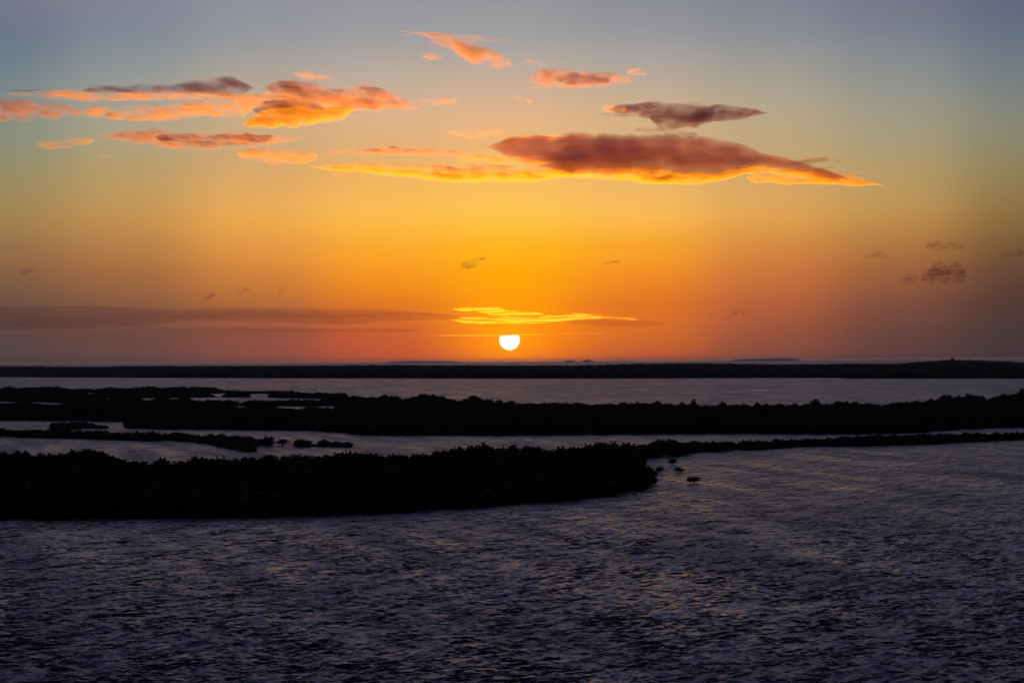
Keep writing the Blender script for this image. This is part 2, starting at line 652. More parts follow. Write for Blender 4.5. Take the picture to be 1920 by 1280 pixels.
def wood_floor(name, poly, sx, sy, grow=False):
    """Low mud under a wood, cut out where open water lies between the trees."""
    lo, hi = poly.min(0), poly.max(0)
    V, Fs = [], []
    y = lo[1]
    while y < hi[1]:
        stx, sty = (sx * y, sy * y) if grow else (sx, sy)
        xs = np.arange(lo[0], hi[0], stx)
        ok = inside(poly, xs + stx / 2, np.full(xs.shape, y + sty / 2)) & clear_of_slits(xs + stx / 2, np.full(xs.shape, y + sty / 2))
        # runs of cells become one strip
        i = 0
        while i < len(xs):
            if ok[i]:
                j = i
                while j < len(xs) and ok[j]:
                    j += 1
                b = len(V)
                for z in (-0.6, 0.45):
                    V += [(xs[i], y, z), (xs[j - 1] + stx, y, z), (xs[j - 1] + stx, y + sty, z), (xs[i], y + sty, z)]
                Fs += [(b + 4, b + 5, b + 6, b + 7), (b, b + 1, b + 5, b + 4), (b + 1, b + 2, b + 6, b + 5), (b + 3, b, b + 4, b + 7), (b + 2, b + 3, b + 7, b + 6)]
                i = j
            else:
                i += 1
        y += sty
    o = link(name, mesh(name, V, Fs, MUD))
    tag(o, kind="structure")
    return o


def instancer():
    ng = bpy.data.node_groups.new("crown_scatter", "GeometryNodeTree")
    ng.interface.new_socket("Geometry", in_out="INPUT", socket_type="NodeSocketGeometry")
    ng.interface.new_socket("Geometry", in_out="OUTPUT", socket_type="NodeSocketGeometry")
    N = ng.nodes.new
    gi, go = N("NodeGroupInput"), N("NodeGroupOutput")
    jn = N("GeometryNodeJoinGeometry")
    for k in sorted(PROTO):
        oi = N("GeometryNodeObjectInfo")
        oi.inputs["Object"].default_value = PROTO[k]
        oi.inputs["As Instance"].default_value = True
        oi.transform_space = "ORIGINAL"
        ng.links.new(oi.outputs["Geometry"], jn.inputs[0])
    ip = N("GeometryNodeInstanceOnPoints")
    ip.inputs["Pick Instance"].default_value = True
    def attr(name, typ):
        a = N("GeometryNodeInputNamedAttribute")
        a.data_type = typ
        a.inputs[0].default_value = name
        return a.outputs["Attribute"]
    ng.links.new(gi.outputs[0], ip.inputs["Points"])
    ng.links.new(jn.outputs[0], ip.inputs["Instance"])
    ng.links.new(attr("pick", "INT"), ip.inputs["Instance Index"])
    ng.links.new(attr("scl", "FLOAT_VECTOR"), ip.inputs["Scale"])
    er = N("FunctionNodeEulerToRotation")
    ng.links.new(attr("rot", "FLOAT_VECTOR"), er.inputs[0])
    ng.links.new(er.outputs[0], ip.inputs["Rotation"])
    ng.links.new(ip.outputs[0], go.inputs[0])
    return ng


NG = None


def wood(name, label, P, width, height, z=None):
    """A wood too dense to count: one object whose points carry crowns."""
    global NG
    if NG is None:
        NG = instancer()
    n = len(P)
    V = np.concatenate([P, (np.zeros(n) if z is None else z)[:, None]], 1)
    me = mesh(name, V, [])
    r = rng
    def add(nm, typ, arr, key):
        a = me.attributes.new(nm, typ, "POINT")
        a.data.foreach_set(key, np.ascontiguousarray(arr).ravel())
    add("pick", "INT", r.integers(0, len(PROTO), n).astype(np.int32), "value")
    w = width * r.uniform(0.8, 1.3, n) / 4.0
    h = np.minimum(height * r.uniform(0.74, 1.18, n), slit_limit(P[:, 0], P[:, 1]) * r.uniform(0.85, 1.1, n)) / 4.0
    add("scl", "FLOAT_VECTOR", np.stack([w, w * r.uniform(0.85, 1.15, n), h], 1).astype(np.float32), "vector")
    add("rot", "FLOAT_VECTOR", np.stack([np.zeros(n), np.zeros(n), r.uniform(0, 6.28, n)], 1).astype(np.float32), "vector")
    o = link(name, me)
    md = o.modifiers.new("crowns", "NODES")
    md.node_group = NG
    tag(o, label, "mangroves", kind="stuff")
    return o


def row(pts, step, hmin, hmax, wmin, wmax, label, group, can=CAN, back=1.5, jitter=0.6, at_base=False):
    """Single trees along a shore or a skyline, one every `step` metres."""
    xs = np.linspace(pts[0][0], pts[-1][0], 600)
    g = ground(xs, path(pts, xs), 0.0 if at_base else can)
    s = np.concatenate([[0], np.cumsum(np.abs(np.diff(g[:, 0])))])
    n = max(2, int(s[-1] / step))
    for d in np.linspace(0, s[-1], n):
        x = np.interp(d, s, g[:, 0]) + rng.uniform(-jitter, jitter)
        y = np.interp(d, s, g[:, 1]) + (back if at_base else -back) + rng.uniform(-jitter, jitter)
        if not clear_of_slits(np.array([x]), np.array([y]))[0]:
            continue
        tree(x, y, rng.uniform(hmin, hmax), rng.uniform(wmin, wmax), label, group)


# near peninsula
A_BASE = [(-120, 973), (0, 973), (90, 974), (200, 972), (460, 970), (520, 968), (640, 965), (700, 962), (800, 956), (900, 950), (1000, 942), (1080, 937), (1140, 929), (1200, 918), (1220, 909)]
A_TIP = [(1220, 906), (1212, 893), (1212, 881), (1216, 870), (1226, 858), (1242, 850), (1262, 844)]
A_ARM = [(1262, 846), (1300, 843.5), (1400, 841), (1500, 837), (1600, 832), (1700, 828.5), (1800, 826), (1920, 824), (2100, 817)]
A_TOP = [(-120, 842), (0, 841), (25, 846), (50, 843), (60, 848), (110, 846), (130, 841), (160, 841), (180, 845), (210, 852), (240, 858), (255, 863), (290, 863), (320, 859), (370, 857), (440, 856), (466, 850), (480, 856), (530, 851), (560, 849), (600, 847), (640, 846), (680, 843), (710, 847), (740, 849), (790, 848), (820, 843), (850, 837), (900, 833), (960, 835), (1010, 834), (1030, 841), (1040, 836), (1075, 832), (1100, 833), (1120, 828), (1150, 827), (1190, 827), (1220, 829), (1245, 824), (1256, 826), (1265, 833), (1300, 829), (1350, 828.5), (1380, 823), (1400, 827), (1430, 824.5), (1500, 820), (1560, 820), (1640, 819), (1740, 816), (1800, 813), (1850, 811), (1920, 808), (2100, 799)]
xs_ = np.linspace(-120, 1220, 160)
near = ground(xs_, path(A_BASE, xs_))
near[:, 1] += 2.2
tip = np.array([ground(px, py) for px, py in A_TIP])
tip[:, 0] -= 2.2
xs_ = np.linspace(1270, 2100, 90)
arm = ground(xs_, path(A_ARM, xs_))
arm[:, 1] += 3.5
xs_ = np.linspace(2100, -120, 400)
topl = ground(xs_, path(A_TOP, xs_), np.interp(xs_, [1225, 1300], [CAN, 2.5]))
topl[:, 1] -= 1.5
PENINSULA = np.concatenate([near, tip, arm, topl])

# left spit
SP_BASE = [(-120, 817), (0, 818), (100, 819), (200, 822), (300, 825), (400, 829), (470, 833)]
SP_TOP = [(-120, 802), (0, 804), (60, 806), (130, 807), (200, 809), (290, 812), (330, 809), (350, 811), (400, 818), (440, 825), (470, 830)]
SPIT = outline(SP_BASE, SP_TOP, can=2.5, inset=(0.6, 0.2))
SP2_BASE = [(98, 800.5), (150, 800.5), (240, 801), (300, 805)]
SP2_TOP = [(104, 797), (130, 795), (160, 792), (200, 793), (240, 792), (300, 792)]
SPIT2 = outline(SP2_BASE, SP2_TOP, can=2.2)

# long middle island
B_BASE = [(-150, 788), (0, 788.5), (150, 789), (235, 791), (240, 800), (290, 805), (480, 806), (600, 808), (640, 811), (680, 815), (700, 816), (960, 816.5), (1200, 814), (1440, 813), (1500, 814.5), (1560, 813.5), (1600, 814.5), (1700, 812), (1740, 809.5), (1800, 805), (1920, 801), (2100, 796)]
B_TOP = [(-150, 738), (0, 738), (130, 741), (180, 734), (560, 734.5), (600, 737), (614, 743), (640, 738), (655, 743), (670, 741), (690, 745), (720, 741), (740, 743), (760, 746), (790, 739), (830, 743), (860, 751), (885, 743), (900, 746), (930, 751), (960, 752), (980, 756), (1040, 755), (1090, 755), (1110, 759), (1120, 755), (1170, 755), (1230, 754), (1260, 756), (1310, 757), (1350, 758), (1440, 757), (1520, 758), (1560, 756), (1570, 751), (1620, 754), (1660, 756), (1680, 752), (1720, 752), (1760, 749), (1770, 742), (1790, 746), (1825, 741), (1855, 747), (1870, 743), (1905, 739), (1920, 733), (2100, 722)]
MIDDLE = outline(B_BASE, B_TOP, n=500)
B1_BASE = [(-150, 748), (0, 749), (60, 752), (130, 755), (180, 745.5), (350, 744.5), (480, 744.5), (560, 745), (600, 746), (640, 748)]
B1_TOP = [(-150, 728), (0, 728), (20, 724), (30, 727), (90, 724), (130, 728), (180, 728), (205, 726), (240, 728), (280, 724), (300, 727), (345, 724), (350, 728), (360, 725), (400, 725), (410, 729), (440, 732), (480, 732), (550, 732), (580, 736), (590, 741), (640, 743)]
BACKSTRIP = outline(B1_BASE, B1_TOP, n=300)
FR_BASE = [(140, 736.5), (190, 736.5), (340, 736.3), (430, 737.2), (520, 738.4)]
FR_TOP = [(140, 735), (190, 735), (340, 734.8), (430, 735.7), (520, 736.8)]
FRINGE = outline(FR_BASE, FR_TOP, can=0.0, inset=(0, 0))

# far wooded shore
D_BASE = [(-300, 706), (0, 706.8), (240, 708), (600, 709), (960, 709.6), (1200, 709.4), (1440, 708), (1575, 708.2), (1590, 709.6), (1920, 709.4), (2250, 709)]
D_SKY = [(-300, 687.5), (0, 686.5), (60, 686), (100, 687), (200, 687), (240, 685.5), (300, 685.5), (480, 685), (640, 684.2), (720, 683.5), (960, 684.5), (1060, 684.5), (1150, 683), (1200, 681), (1350, 680.2), (1440, 682.5), (1590, 681), (1680, 681), (1730, 677.5), (1780, 674), (1840, 675), (1900, 678), (2000, 679), (2250, 679)]

# single trees first (their crowns also serve the woods)
row(A_BASE[1:], 3.3, 3.0, 4.0, 3.6, 4.8, "dark mangrove in the front row along the near peninsula's water edge", "mangroves along the front edge of the near peninsula", at_base=True)
row(A_ARM[:-1], 3.4, 1.6, 2.3, 3.0, 4.2, "dark mangrove fronting the thin right-hand arm of the near peninsula", "mangroves fronting the arm of the near peninsula", at_base=True)
row([p for p in A_TOP if 0 <= p[0] <= 1262], 3.6, 3.3, 4.9, 3.2, 5.2, "dark mangrove crown on the back skyline of the near peninsula", "mangroves on the skyline of the near peninsula")
row([p for p in A_TOP if 1262 < p[0] <= 1920], 5.0, 2.3, 2.8, 3.6, 4.8, "dark mangrove crown on top of the right-hand arm of the near peninsula", "mangroves topping the arm of the near peninsula", can=2.5)
row([p for p in B_TOP if 600 < p[0] <= 1920], 5.5, 3.4, 5.3, 4.5, 7.0, "dark mangrove crown on the back skyline of the long middle island", "mangroves on the skyline of the middle island")
row([p for p in B1_TOP if 0 <= p[0] <= 590], 7.5, 3.6, 5.0, 5.0, 7.0, "dark mangrove crown on the skyline of the narrow strip behind the middle island", "mangroves on the skyline of the left strip")
row([p for p in SP_TOP if 0 <= p[0] <= 440], 5.0, 2.3, 2.8, 4.0, 5.5, "dark mangrove on the low spit running in from the left edge", "mangroves on the low left spit", can=2.5, back=0.8)

UNIQUE = []


def single(px, base, top, wpx, label, name="mangrove_tree", cat="tree", roots=True, sparse=False, behind=None):
    """One tree standing by itself, from the foot, top and width it shows; `behind` gives its distance when its foot is hidden."""
    if behind is None:
        g = ground(px, base)
    else:
        d = ray(px, base)
        g = d[:2] * behind
    h = max(0.8, EYE + ray(px, top)[2] * g[1]) * (1.25 if sparse else 1.12 if behind else 1.0)
    w = 1.2 * wpx / F * g[1]
    return tree(float(g[0]), float(g[1]), float(h), float(w), label, name=name, cat=cat, roots=roots, sparse=sparse)


single(1261, 872, 859, 17, "small mangrove in open water, farthest of the four beyond the peninsula tip", sparse=True)
single(1237, 888, 874, 17, "spindly mangrove in the water almost touching the peninsula tip", sparse=True)
single(1272, 886, 876, 24, "low spreading mangrove second from the right among the four in the bay", sparse=True)
single(1301, 906, 893, 30, "wide squat mangrove standing nearest the camera in the open bay", sparse=True)
single(449, 836, 821, 26, "rounded mangrove at the very end of the low left spit")
single(474, 835.5, 820, 26, "ragged mangrove with twigs just past the end of the left spit")
single(499, 836, 818, 36, "tallest mangrove in the row of islets between spit and gap")
single(529, 835.5, 823, 26, "sloping mangrove just left of the bright water gap", sparse=True)
single(567, 837.5, 822.5, 34, "dome-shaped mangrove alone between two gaps of bright water")
single(590, 836.5, 832, 22, "very low mangrove shrub linking the domed islet to the last one", cat="tree")
single(608, 837, 823.5, 26, "rounded mangrove at the left end of the last islet")
single(632, 837.5, 827, 34, "flat mangrove in the middle of the last islet")
single(652, 838, 828, 24, "mangrove at the right-hand tip of the last islet")
single(1302, 758, 748, 12, "pointed mangrove rising above the middle island's skyline near its centre", roots=False, behind=1060)
single(1353, 759, 752, 15, "bushy mangrove rising just right of the pointed one on the middle island", roots=False, behind=1050)
single(1531, 759, 748, 22, "broad round mangrove crown bulging from the middle island right of centre", roots=False, behind=1050)
single(1771, 752, 739, 30, "broad dark mangrove mound high on the right part of the middle island", roots=False, behind=1150)
single(1826, 752, 738, 34, "wide domed mangrove between the mound and the right edge", roots=False, behind=1160)
single(1916, 745, 727, 20, "tallest dark mangrove, cut by the right edge of the picture", roots=False, behind=1200)
single(642, 746, 736, 18, "pointed mangrove where the middle island's skyline begins on the left", roots=False, behind=1330)
single(795, 748, 737, 26, "twiggy mangrove cluster standing up on the middle island left of the sun", roots=False, behind=1290)
single(888, 750, 741, 24, "rounded mangrove crown on the middle island just left below the sun", roots=False, behind=1230)
single(1786, 684, 669, 14, "lone tall tree poking above the far wooded shore", roots=False, behind=6500, cat="tree")

# woods
P = scatter(PENINSULA, 2.3, 2.6)
wood("mangrove_wood", "dense black mangrove thicket covering the near peninsula", P, 4.2, np.interp(960 + F * P[:, 0] / P[:, 1], [1225, 1300], [CAN * 0.93, 2.3]))
wood_floor("peninsula_ground", PENINSULA, 1.5, 2.0)
P = scatter(SPIT, 1.9, 2.2)
wood("mangrove_wood", "low dark mangrove strip on the spit entering from the left", P, 4.4, 2.5 + 0 * P[:, 0])
wood_floor("spit_ground", SPIT, 2, 3)
P = scatter(SPIT2, 2.6, 2.6)
wood("mangrove_wood", "thin line of low mangroves in the channel behind the left spit", P, 3.4, 1.9 + 0.8 * vnoise(P[:, 0], 8, 2, 1 / 6.0))
P = scatter(MIDDLE, 3.4, 4.6)
hn = 3.9 + 0.45 * vnoise(P[:, 0], 4, 3, 1 / 25.0)
wood("mangrove_wood", "broad black mangrove belt of the long middle island", P, 5.2, hn)
wood_floor("island_ground", MIDDLE, 2.0, 4.0)
P = scatter(BACKSTRIP, 3.2, 5.0)
wood("mangrove_wood", "narrow mangrove strip behind the middle island on the left", P, 5.0, 3.9 + 0.4 * vnoise(P[:, 0], 5, 3, 1 / 30.0))
wood_floor("strip_ground", BACKSTRIP, 3.0, 6.0)
P = scatter(FRINGE, 3.2, 5.0)
px_ = 960 + F * P[:, 0] / P[:, 1]
hz = 677 - ROLL * (px_ - 960)
wood("mangrove_wood", "thin back row of mangroves closing the far side of the left strip", P, 5.0, np.clip(EYE - (path(B1_TOP, px_) + 0.7 - hz) / F * P[:, 1], 1.5, 6))

# the far shore: wooded ground rising gently to its skyline
def far_shore():
    xs = np.linspace(-300, 2250, 340)
    near = ground(xs, path(D_BASE, xs))
    depth = np.array([0, 60, 200, 500, 1000, 1700, 2400, 3000.0])
    sky = path(D_SKY, xs)
    pts, zs, hs = [], [], []
    V = []
    az_ = near[:, 0] / near[:, 1]
    D0 = near[:, 1]
    Dend = 6300.0
    zsky = EYE + ray(xs, sky)[:, 2] * Dend
    n_d = 26
    for i in range(n_d + 1):
        t = i / n_d
        D = D0 * (1 - t) + Dend * t
        zt = np.clip(6.5 * (1 - t) + zsky * t, 5.5, 40)      # height of the canopy there
        zg = np.maximum(0.4, (zt - 6.5) * t)
        V.append(np.stack([az_ * D, D, zg], -1))
        m = len(xs)
        for rep in range(2 if i else 3):
            jx = rng.uniform(-0.5, 0.5, m) * (az_[1] - az_[0]) * D
            jy = rng.uniform(-0.5, 0.5, m) * (Dend - 3100) / n_d if i else rng.uniform(4, 30, m)
            pts.append(np.stack([az_ * D + jx, D + jy], -1))
            zs.append(np.maximum(0, zg - 0.4))
            hs.append((zt - zg) * (1 + 0.16 * vnoise(xs + rep * 777, 20 + i, 3, 1 / 14.0)))
    m = len(xs)
    G = np.concatenate([np.stack([V[0][:, 0], V[0][:, 1], -0.6 + 0 * xs], -1)] + V)
    nn = n_d + 2
    i = np.arange(nn - 1)[:, None] * m + np.arange(m - 1)[None, :]
    Fc = np.stack([i, i + 1, i + 1 + m, i + m], -1).reshape(-1, 4)
    o = link("far_shore_ground", mesh("far_shore_ground", G, Fc, MUD))
    tag(o, kind="structure")
    P = np.concatenate(pts)
    Z = np.concatenate(zs)
    H = np.concatenate(hs)
    wood("far_wood", "low dark wooded shore stretching across the whole view under the sun", P, 15.0 * (P[:, 1] / 4200), H, z=Z)


far_shore()


# islands on the horizon
def horizon_island(pts, dist, depth, label):
    """Low hump of land: outline of its top against the sky, rounded down to the water in front and behind."""
    p = np.array(pts, float)
    xs = np.linspace(p[0, 0], p[-1, 0], 60)
    ys = np.interp(xs, p[:, 0], p[:, 1]) + 0.25 * vnoise(xs, int(xs[0]), 3, 1 / 6.0)
    V, Fs = [], []
    prof = [(-1, 0), (-0.7, 0.75), (-0.3, 0.97), (0, 1), (0.4, 0.9), (1, 0)]
    for x, y in zip(xs, ys):
        w = at(np.array(x), np.array(y), np.array(dist))
        zt = max(w[2], 0.3)
        for a, b in prof:
            k = (dist + a * depth) / dist
            V.append((w[0] * k, w[1] * k, zt * b - 0.5 * (b == 0)))
    m = len(prof)
    for i in range(len(xs) - 1):
        for j in range(m - 1):
            Fs.append((i * m + j, (i + 1) * m + j, (i + 1) * m + j + 1, i * m + j + 1))
    Fs.append(tuple(range(m)))
    Fs.append(tuple((len(xs) - 1) * m + j for j in range(m))[::-1])
    o = link("distant_island", mesh("distant_island", V, Fs, LAND, smooth=True))
    tag(o, label, "island", "low islands on the horizon")


LAND = plain_mat("wooded_land", (0.02, 0.022, 0.014), (0.05, 0.05, 0.032), 0.01)
horizon_island([(720, 679), (745, 677.2), (790, 676.8), (840, 677), (870, 679)], 58000, 900, "long faint island on the horizon left of the sun")
horizon_island([(1057, 677), (1064, 675.4), (1070, 675.2), (1079, 677)], 58000, 400, "tiny left hump of the two islets right of the sun")
horizon_island([(1091, 677), (1098, 674.6), (1104, 674.4), (1112, 676.8)], 58000, 400, "slightly larger right hump of the two islets right of the sun")
horizon_island([(1374, 675), (1395, 673.3), (1440, 672.3), (1460, 671.4), (1485, 671.8), (1498, 674.2)], 58000, 900, "flat island on the horizon far to the right of the sun")


# ------------------------------------------------------------------ the sun's disc
def make_sun():
    D = 390000.0
    c = at(np.array(955.5), np.array(637.0), np.array(D))
    rad = 19.6 / F * D
    V, Fs = [], []
    nl, ns = 24, 48
    for i in range(nl + 1):
        th = math.pi * i / nl
        for j in range(ns):
            a = 2 * math.pi * j / ns
            V.append((rad * math.sin(th) * math.cos(a), rad * math.sin(th) * math.sin(a), min(rad * math.cos(th), rad * (0.41 + 0.05 * math.sin(th) * math.cos(a)))))
    for i in range(nl):
        for j in range(ns):
            Fs.append((i * ns + j, (i + 1) * ns + j, (i + 1) * ns + (j + 1) % ns, i * ns + (j + 1) % ns))
    m, t = new_mat("sun_surface")
    e = t.nodes.new("ShaderNodeEmission")
    lw = t.nodes.new("ShaderNodeLayerWeight")
    lw.inputs[0].default_value = 0.5
    rp = t.nodes.new("ShaderNodeValToRGB")
    rp.color_ramp.elements[0].color = (1.0, 0.86, 0.58, 1)
    rp.color_ramp.elements[1].color = (0.55, 0.30, 0.02, 1)
    rp.color_ramp.elements[0].position = 0.45
    t.links.new(lw.outputs["Facing"], rp.inputs[0])
    t.links.new(rp.outputs[0], e.inputs[0])
    e.inputs[1].default_value = 2.2
    o = t.nodes.new("ShaderNodeOutputMaterial")
    t.links.new(e.outputs[0], o.inputs[0])
    ob = link("sun", mesh("sun", V, Fs, m, smooth=True), loc=tuple(c))
    tag(ob, "blazing white setting sun with its top cut by cloud", "sun")


make_sun()


# ------------------------------------------------------------------ clouds
def cloud_mat(name, scatter, color, absorb, acolor, aniso, sx, sz, lo, hi, sy=3500.0):
    """Cloud body: droplets that scatter and absorb, gathered into streaks."""
    m, t = new_mat(name)
    N = t.nodes.new
    tc_ = N("ShaderNodeTexCoord")
    oi = N("ShaderNodeObjectInfo")
    off = N("ShaderNodeVectorMath")
    off.operation = "ADD"
    t.links.new(tc_.outputs["Object"], off.inputs[0])
    t.links.new(mth("MULTIPLY", oi.outputs["Random"], 40000.0, t), off.inputs[1])
    mp = N("ShaderNodeMapping")
    mp.inputs["Scale"].default_value = (1 / sx, 1 / sy, 1 / sz)
    mp.inputs["Rotation"].default_value = (0, math.radians(4), 0)
    t.links.new(off.outputs[0], mp.inputs[0])
    n = N("ShaderNodeTexNoise")
    n.inputs["Scale"].default_value = 1.0
    n.inputs["Detail"].default_value = 5
    n.inputs["Roughness"].default_value = 0.60
    n.inputs["Distortion"].default_value = 0.5
    t.links.new(mp.outputs[0], n.inputs[0])
    n2 = N("ShaderNodeTexNoise")      # finer threads drawn out along the wind
    n2.inputs["Scale"].default_value = 2.3
    n2.inputs["Detail"].default_value = 3
    n2.inputs["Roughness"].default_value = 0.6
    n2.inputs["Distortion"].default_value = 0.8
    t.links.new(mp.outputs[0], n2.inputs[0])
    mr = N("ShaderNodeMapRange")
    mr.interpolation_type = "SMOOTHSTEP"
    mr.inputs[1].default_value, mr.inputs[2].default_value = lo, hi
    mr.inputs[3].default_value, mr.inputs[4].default_value = 0.0, 1.0
    t.links.new(mth("ADD", mth("MULTIPLY", n.outputs[0], 0.6, t), mth("MULTIPLY", n2.outputs[0], 0.4, t), t), mr.inputs[0])
    v = N("ShaderNodeVolumeScatter")
    v.inputs["Color"].default_value = (*color, 1)
    v.inputs["Anisotropy"].default_value = aniso
    t.links.new(mth("MULTIPLY", mr.outputs[0], scatter, t), v.inputs["Density"])
    a = N("ShaderNodeVolumeAbsorption")
    a.inputs["Color"].default_value = (*acolor, 1)
    t.links.new(mth("MULTIPLY", mr.outputs[0], absorb, t), a.inputs["Density"])
    ad = N("ShaderNodeAddShader")
    t.links.new(v.outputs[0], ad.inputs[0])
    t.links.new(a.outputs[0], ad.inputs[1])
    o = N("ShaderNodeOutputMaterial")
    t.links.new(ad.outputs[0], o.inputs["Volume"])
    return m


# sunset glow and shade tinted into the droplets: bright rims, dusky bodies, purple-grey scraps
BRIGHT = cloud_mat("glow_tint_cloud", 0.0042, (0.98, 0.66, 0.18), 0.0042, (0.98, 0.60, 0.05), 0.80, 620, 30, 0.50, 0.66)
RIM = cloud_mat("rim_cloud", 0.0042, (0.99, 0.74, 0.10), 0.0046, (1.0, 0.74, 0.02), 0.80, 620, 34, 0.47, 0.62)
GOLD = cloud_mat("golden_cloud", 0.0030, (0.99, 0.88, 0.12), 0.0014, (1.0, 0.95, 0.02), 0.80, 1200, 48, 0.49, 0.64)
BODY = cloud_mat("cloud_body", 0.00058, (0.88, 0.60, 0.58), 0.0014, (0.66, 0.38, 0.40), 0.70, 1300, 55, 0.39, 0.55)
MIXED = cloud_mat("ragged_cloud", 0.0042, (0.96, 0.62, 0.42), 0.0042, (0.74, 0.38, 0.20), 0.78, 620, 30, 0.50, 0.65)
SHADE = cloud_mat("shade_tint_cloud", 0.0012, (0.90, 0.6, 0.58), 0.0052, (0.54, 0.34, 0.42), 0.6, 620, 30, 0.48, 0.64)
SCRAP = cloud_mat("small_cloud", 0.0007, (0.6, 0.55, 0.6), 0.0030, (0.46, 0.34, 0.50), 0.2, 95, 44, 0.43, 0.72, 900.0)
BANK = cloud_mat("cloud_bank", 0.00006, (0.8, 0.65, 0.7), 0.00042, (0.52, 0.44, 0.62), 0.5, 7000, 220, 0.22, 0.60, 12000.0)
BAR = cloud_mat("sun_bar", 0.0007, (0.995, 0.74, 0.15), 0.0006, (0.96, 0.60, 0.05), 0.80, 2500, 100, 0.40, 0.62)
n_cloud = 0


def cloud(rows, dist, mat, label=None, group=None, parent=None, name="cloud", depth=6.0, wob=0.25, ring=14, edge=1.9):
    """A lens-shaped cloud lofted along its length. rows: (column, top, bottom) as seen; depth: thickness along the view / height."""
    global n_cloud
    n_cloud += 1
    p = np.array(rows, float)
    L_ = p[-1, 0] - p[0, 0]
    n = int(np.clip(L_ / 3.5, 12, 240))
    xs = np.linspace(p[0, 0], p[-1, 0], n)
    tp, bt = np.interp(xs, p[:, 0], p[:, 1]), np.interp(xs, p[:, 0], p[:, 2])
    h = bt - tp
    f = 1 / max(6.0, min(40.0, L_ / 9))
    tp = tp - h * wob * vnoise(xs, 300 + n_cloud, 4, f)
    bt = bt + h * wob * vnoise(xs, 700 + n_cloud, 4, f)
    grow = h * (0.26 if wob >= 0.2 else 0.12 if wob > 0.06 else 0.0)
    tp, bt = tp - grow, bt + grow
    h = np.maximum(bt - tp, 0.15)
    e = np.minimum(xs - xs[0], xs[-1] - xs) / (L_ * 0.06 + 1e-6)
    hh = h * np.clip(e, 0.04, 1) ** 0.7
    mid = (tp + bt) / 2
    V, Fs = [], []
    hmax = max(np.max(hh), 1.0)
    for i in range(n):
        dk = depth * (hh[i] * hmax) ** 0.5 / F * dist / 2      # half thickness along the view
        for j in range(ring):
            a = 2 * math.pi * j / ring
            wob2 = 1 + 0.12 * math.sin(3 * a + i * 0.37)
            y = mid[i] - hh[i] / 2 * math.cos(a)
            sn = math.sin(a)
            sn = math.copysign(abs(sn) ** edge, sn)
            V.append(at(np.array(xs[i]), np.array(y), np.array(dist + dk * sn * wob2)))
    V = np.array(V)
    for i in range(n - 1):
        for j in range(ring):
            Fs.append((i * ring + j, (i + 1) * ring + j, (i + 1) * ring + (j + 1) % ring, i * ring + (j + 1) % ring))
    Fs.append(tuple(range(ring)))
    Fs.append(tuple((n - 1) * ring + j for j in range(ring))[::-1])
    c = V.mean(0)
    V = V - c
    o = link(name, mesh(name, V, Fs, mat, smooth=True))
    if parent is None:
        o.location = tuple(c)
        tag(o, label, "cloud", group)
    else:
        o.parent = parent
        o.location = tuple(c - np.array(parent.location))
    return o


DZ = 30000.0
# the great cloud above the sun
big = cloud([(905, 272, 276), (950, 262, 292), (1000, 259, 306), (1060, 257, 322), (1120, 256, 320), (1180, 257, 318), (1240, 259, 320), (1300, 262, 324), (1350, 268, 326), (1390, 274, 316), (1430, 288, 310), (1480, 300, 318), (1540, 316, 332), (1600, 334, 343)],
            DZ, BODY, "great dusky orange cloud right of centre with glowing lower rim", depth=7, wob=0.10)
cloud([(1020, 312, 330), (1100, 314, 330), (1200, 318, 338), (1280, 322, 341), (1340, 324, 340), (1400, 312, 324), (1440, 310, 322), (1480, 316, 326), (1540, 322, 338), (1600, 332, 346), (1655, 345, 349)],
      DZ + 900, RIM, parent=big, name="glowing_rim", depth=9, wob=0.25)
cloud([(1400, 330, 340), (1450, 330, 342), (1520, 330, 343), (1580, 336, 346)], DZ + 600, RIM, parent=big, name="glowing_rim", depth=9, wob=0.3)
cloud([(940, 262, 276), (975, 257, 270), (1040, 254, 264), (1110, 254, 259)], DZ + 700, BRIGHT, parent=big, name="glowing_rim", depth=9, wob=0.2)
cloud([(1440, 312, 318), (1500, 300, 309), (1540, 295, 306), (1590, 300, 303)], DZ - 500, MIXED, parent=big, name="side_wisp", depth=8, wob=0.2)
low = cloud([(600, 309, 312), (640, 307, 314), (700, 307, 317), (760, 308, 321), (820, 309, 326), (880, 308, 329), (940, 309, 328), (1000, 312, 327), (1060, 316, 326)],
            DZ - 1500, MIXED, "long tapering orange cloud whose lower edge burns yellow", depth=7, wob=0.15)
cloud([(580, 310, 314), (620, 311, 319), (680, 313, 322), (780, 317, 331), (850, 322, 338), (930, 325, 340), (1000, 322, 336), (1070, 319, 333)], DZ - 2600, RIM, parent=low, name="glowing_rim", depth=11, wob=0.25)
cloud([(860, 292, 300), (920, 290, 304), (980, 293, 306), (1040, 296, 306), (1090, 300, 306)], DZ - 800, BRIGHT, parent=low, name="upper_veil", depth=8, wob=0.2)
cloud([(595, 289, 292), (640, 281, 290), (700, 277, 289), (760, 277, 290), (820, 280, 291), (880, 287, 292)], DZ, MIXED, "thin streaky cloud lying above the long tapering one", depth=6)
cloud([(840, 246, 252), (880, 243, 256), (930, 243, 253), (950, 245, 249)], DZ, BRIGHT, "small faint cloud wisp over the left end of the great cloud", depth=7)
purple = cloud([(1135, 202, 206), (1155, 198, 211), (1190, 199, 216), (1235, 195, 219), (1280, 199, 222), (1320, 203, 226), (1350, 200, 224), (1390, 204, 219), (1440, 210, 214)], DZ, SHADE, "dusky purple cloud hanging above the great cloud", depth=9, wob=0.2)
cloud([(1215, 214, 222), (1240, 212, 236), (1270, 214, 240), (1300, 214, 236), (1340, 214, 226)], DZ + 500, SHADE, parent=purple, name="lower_body", depth=9, wob=0.25)
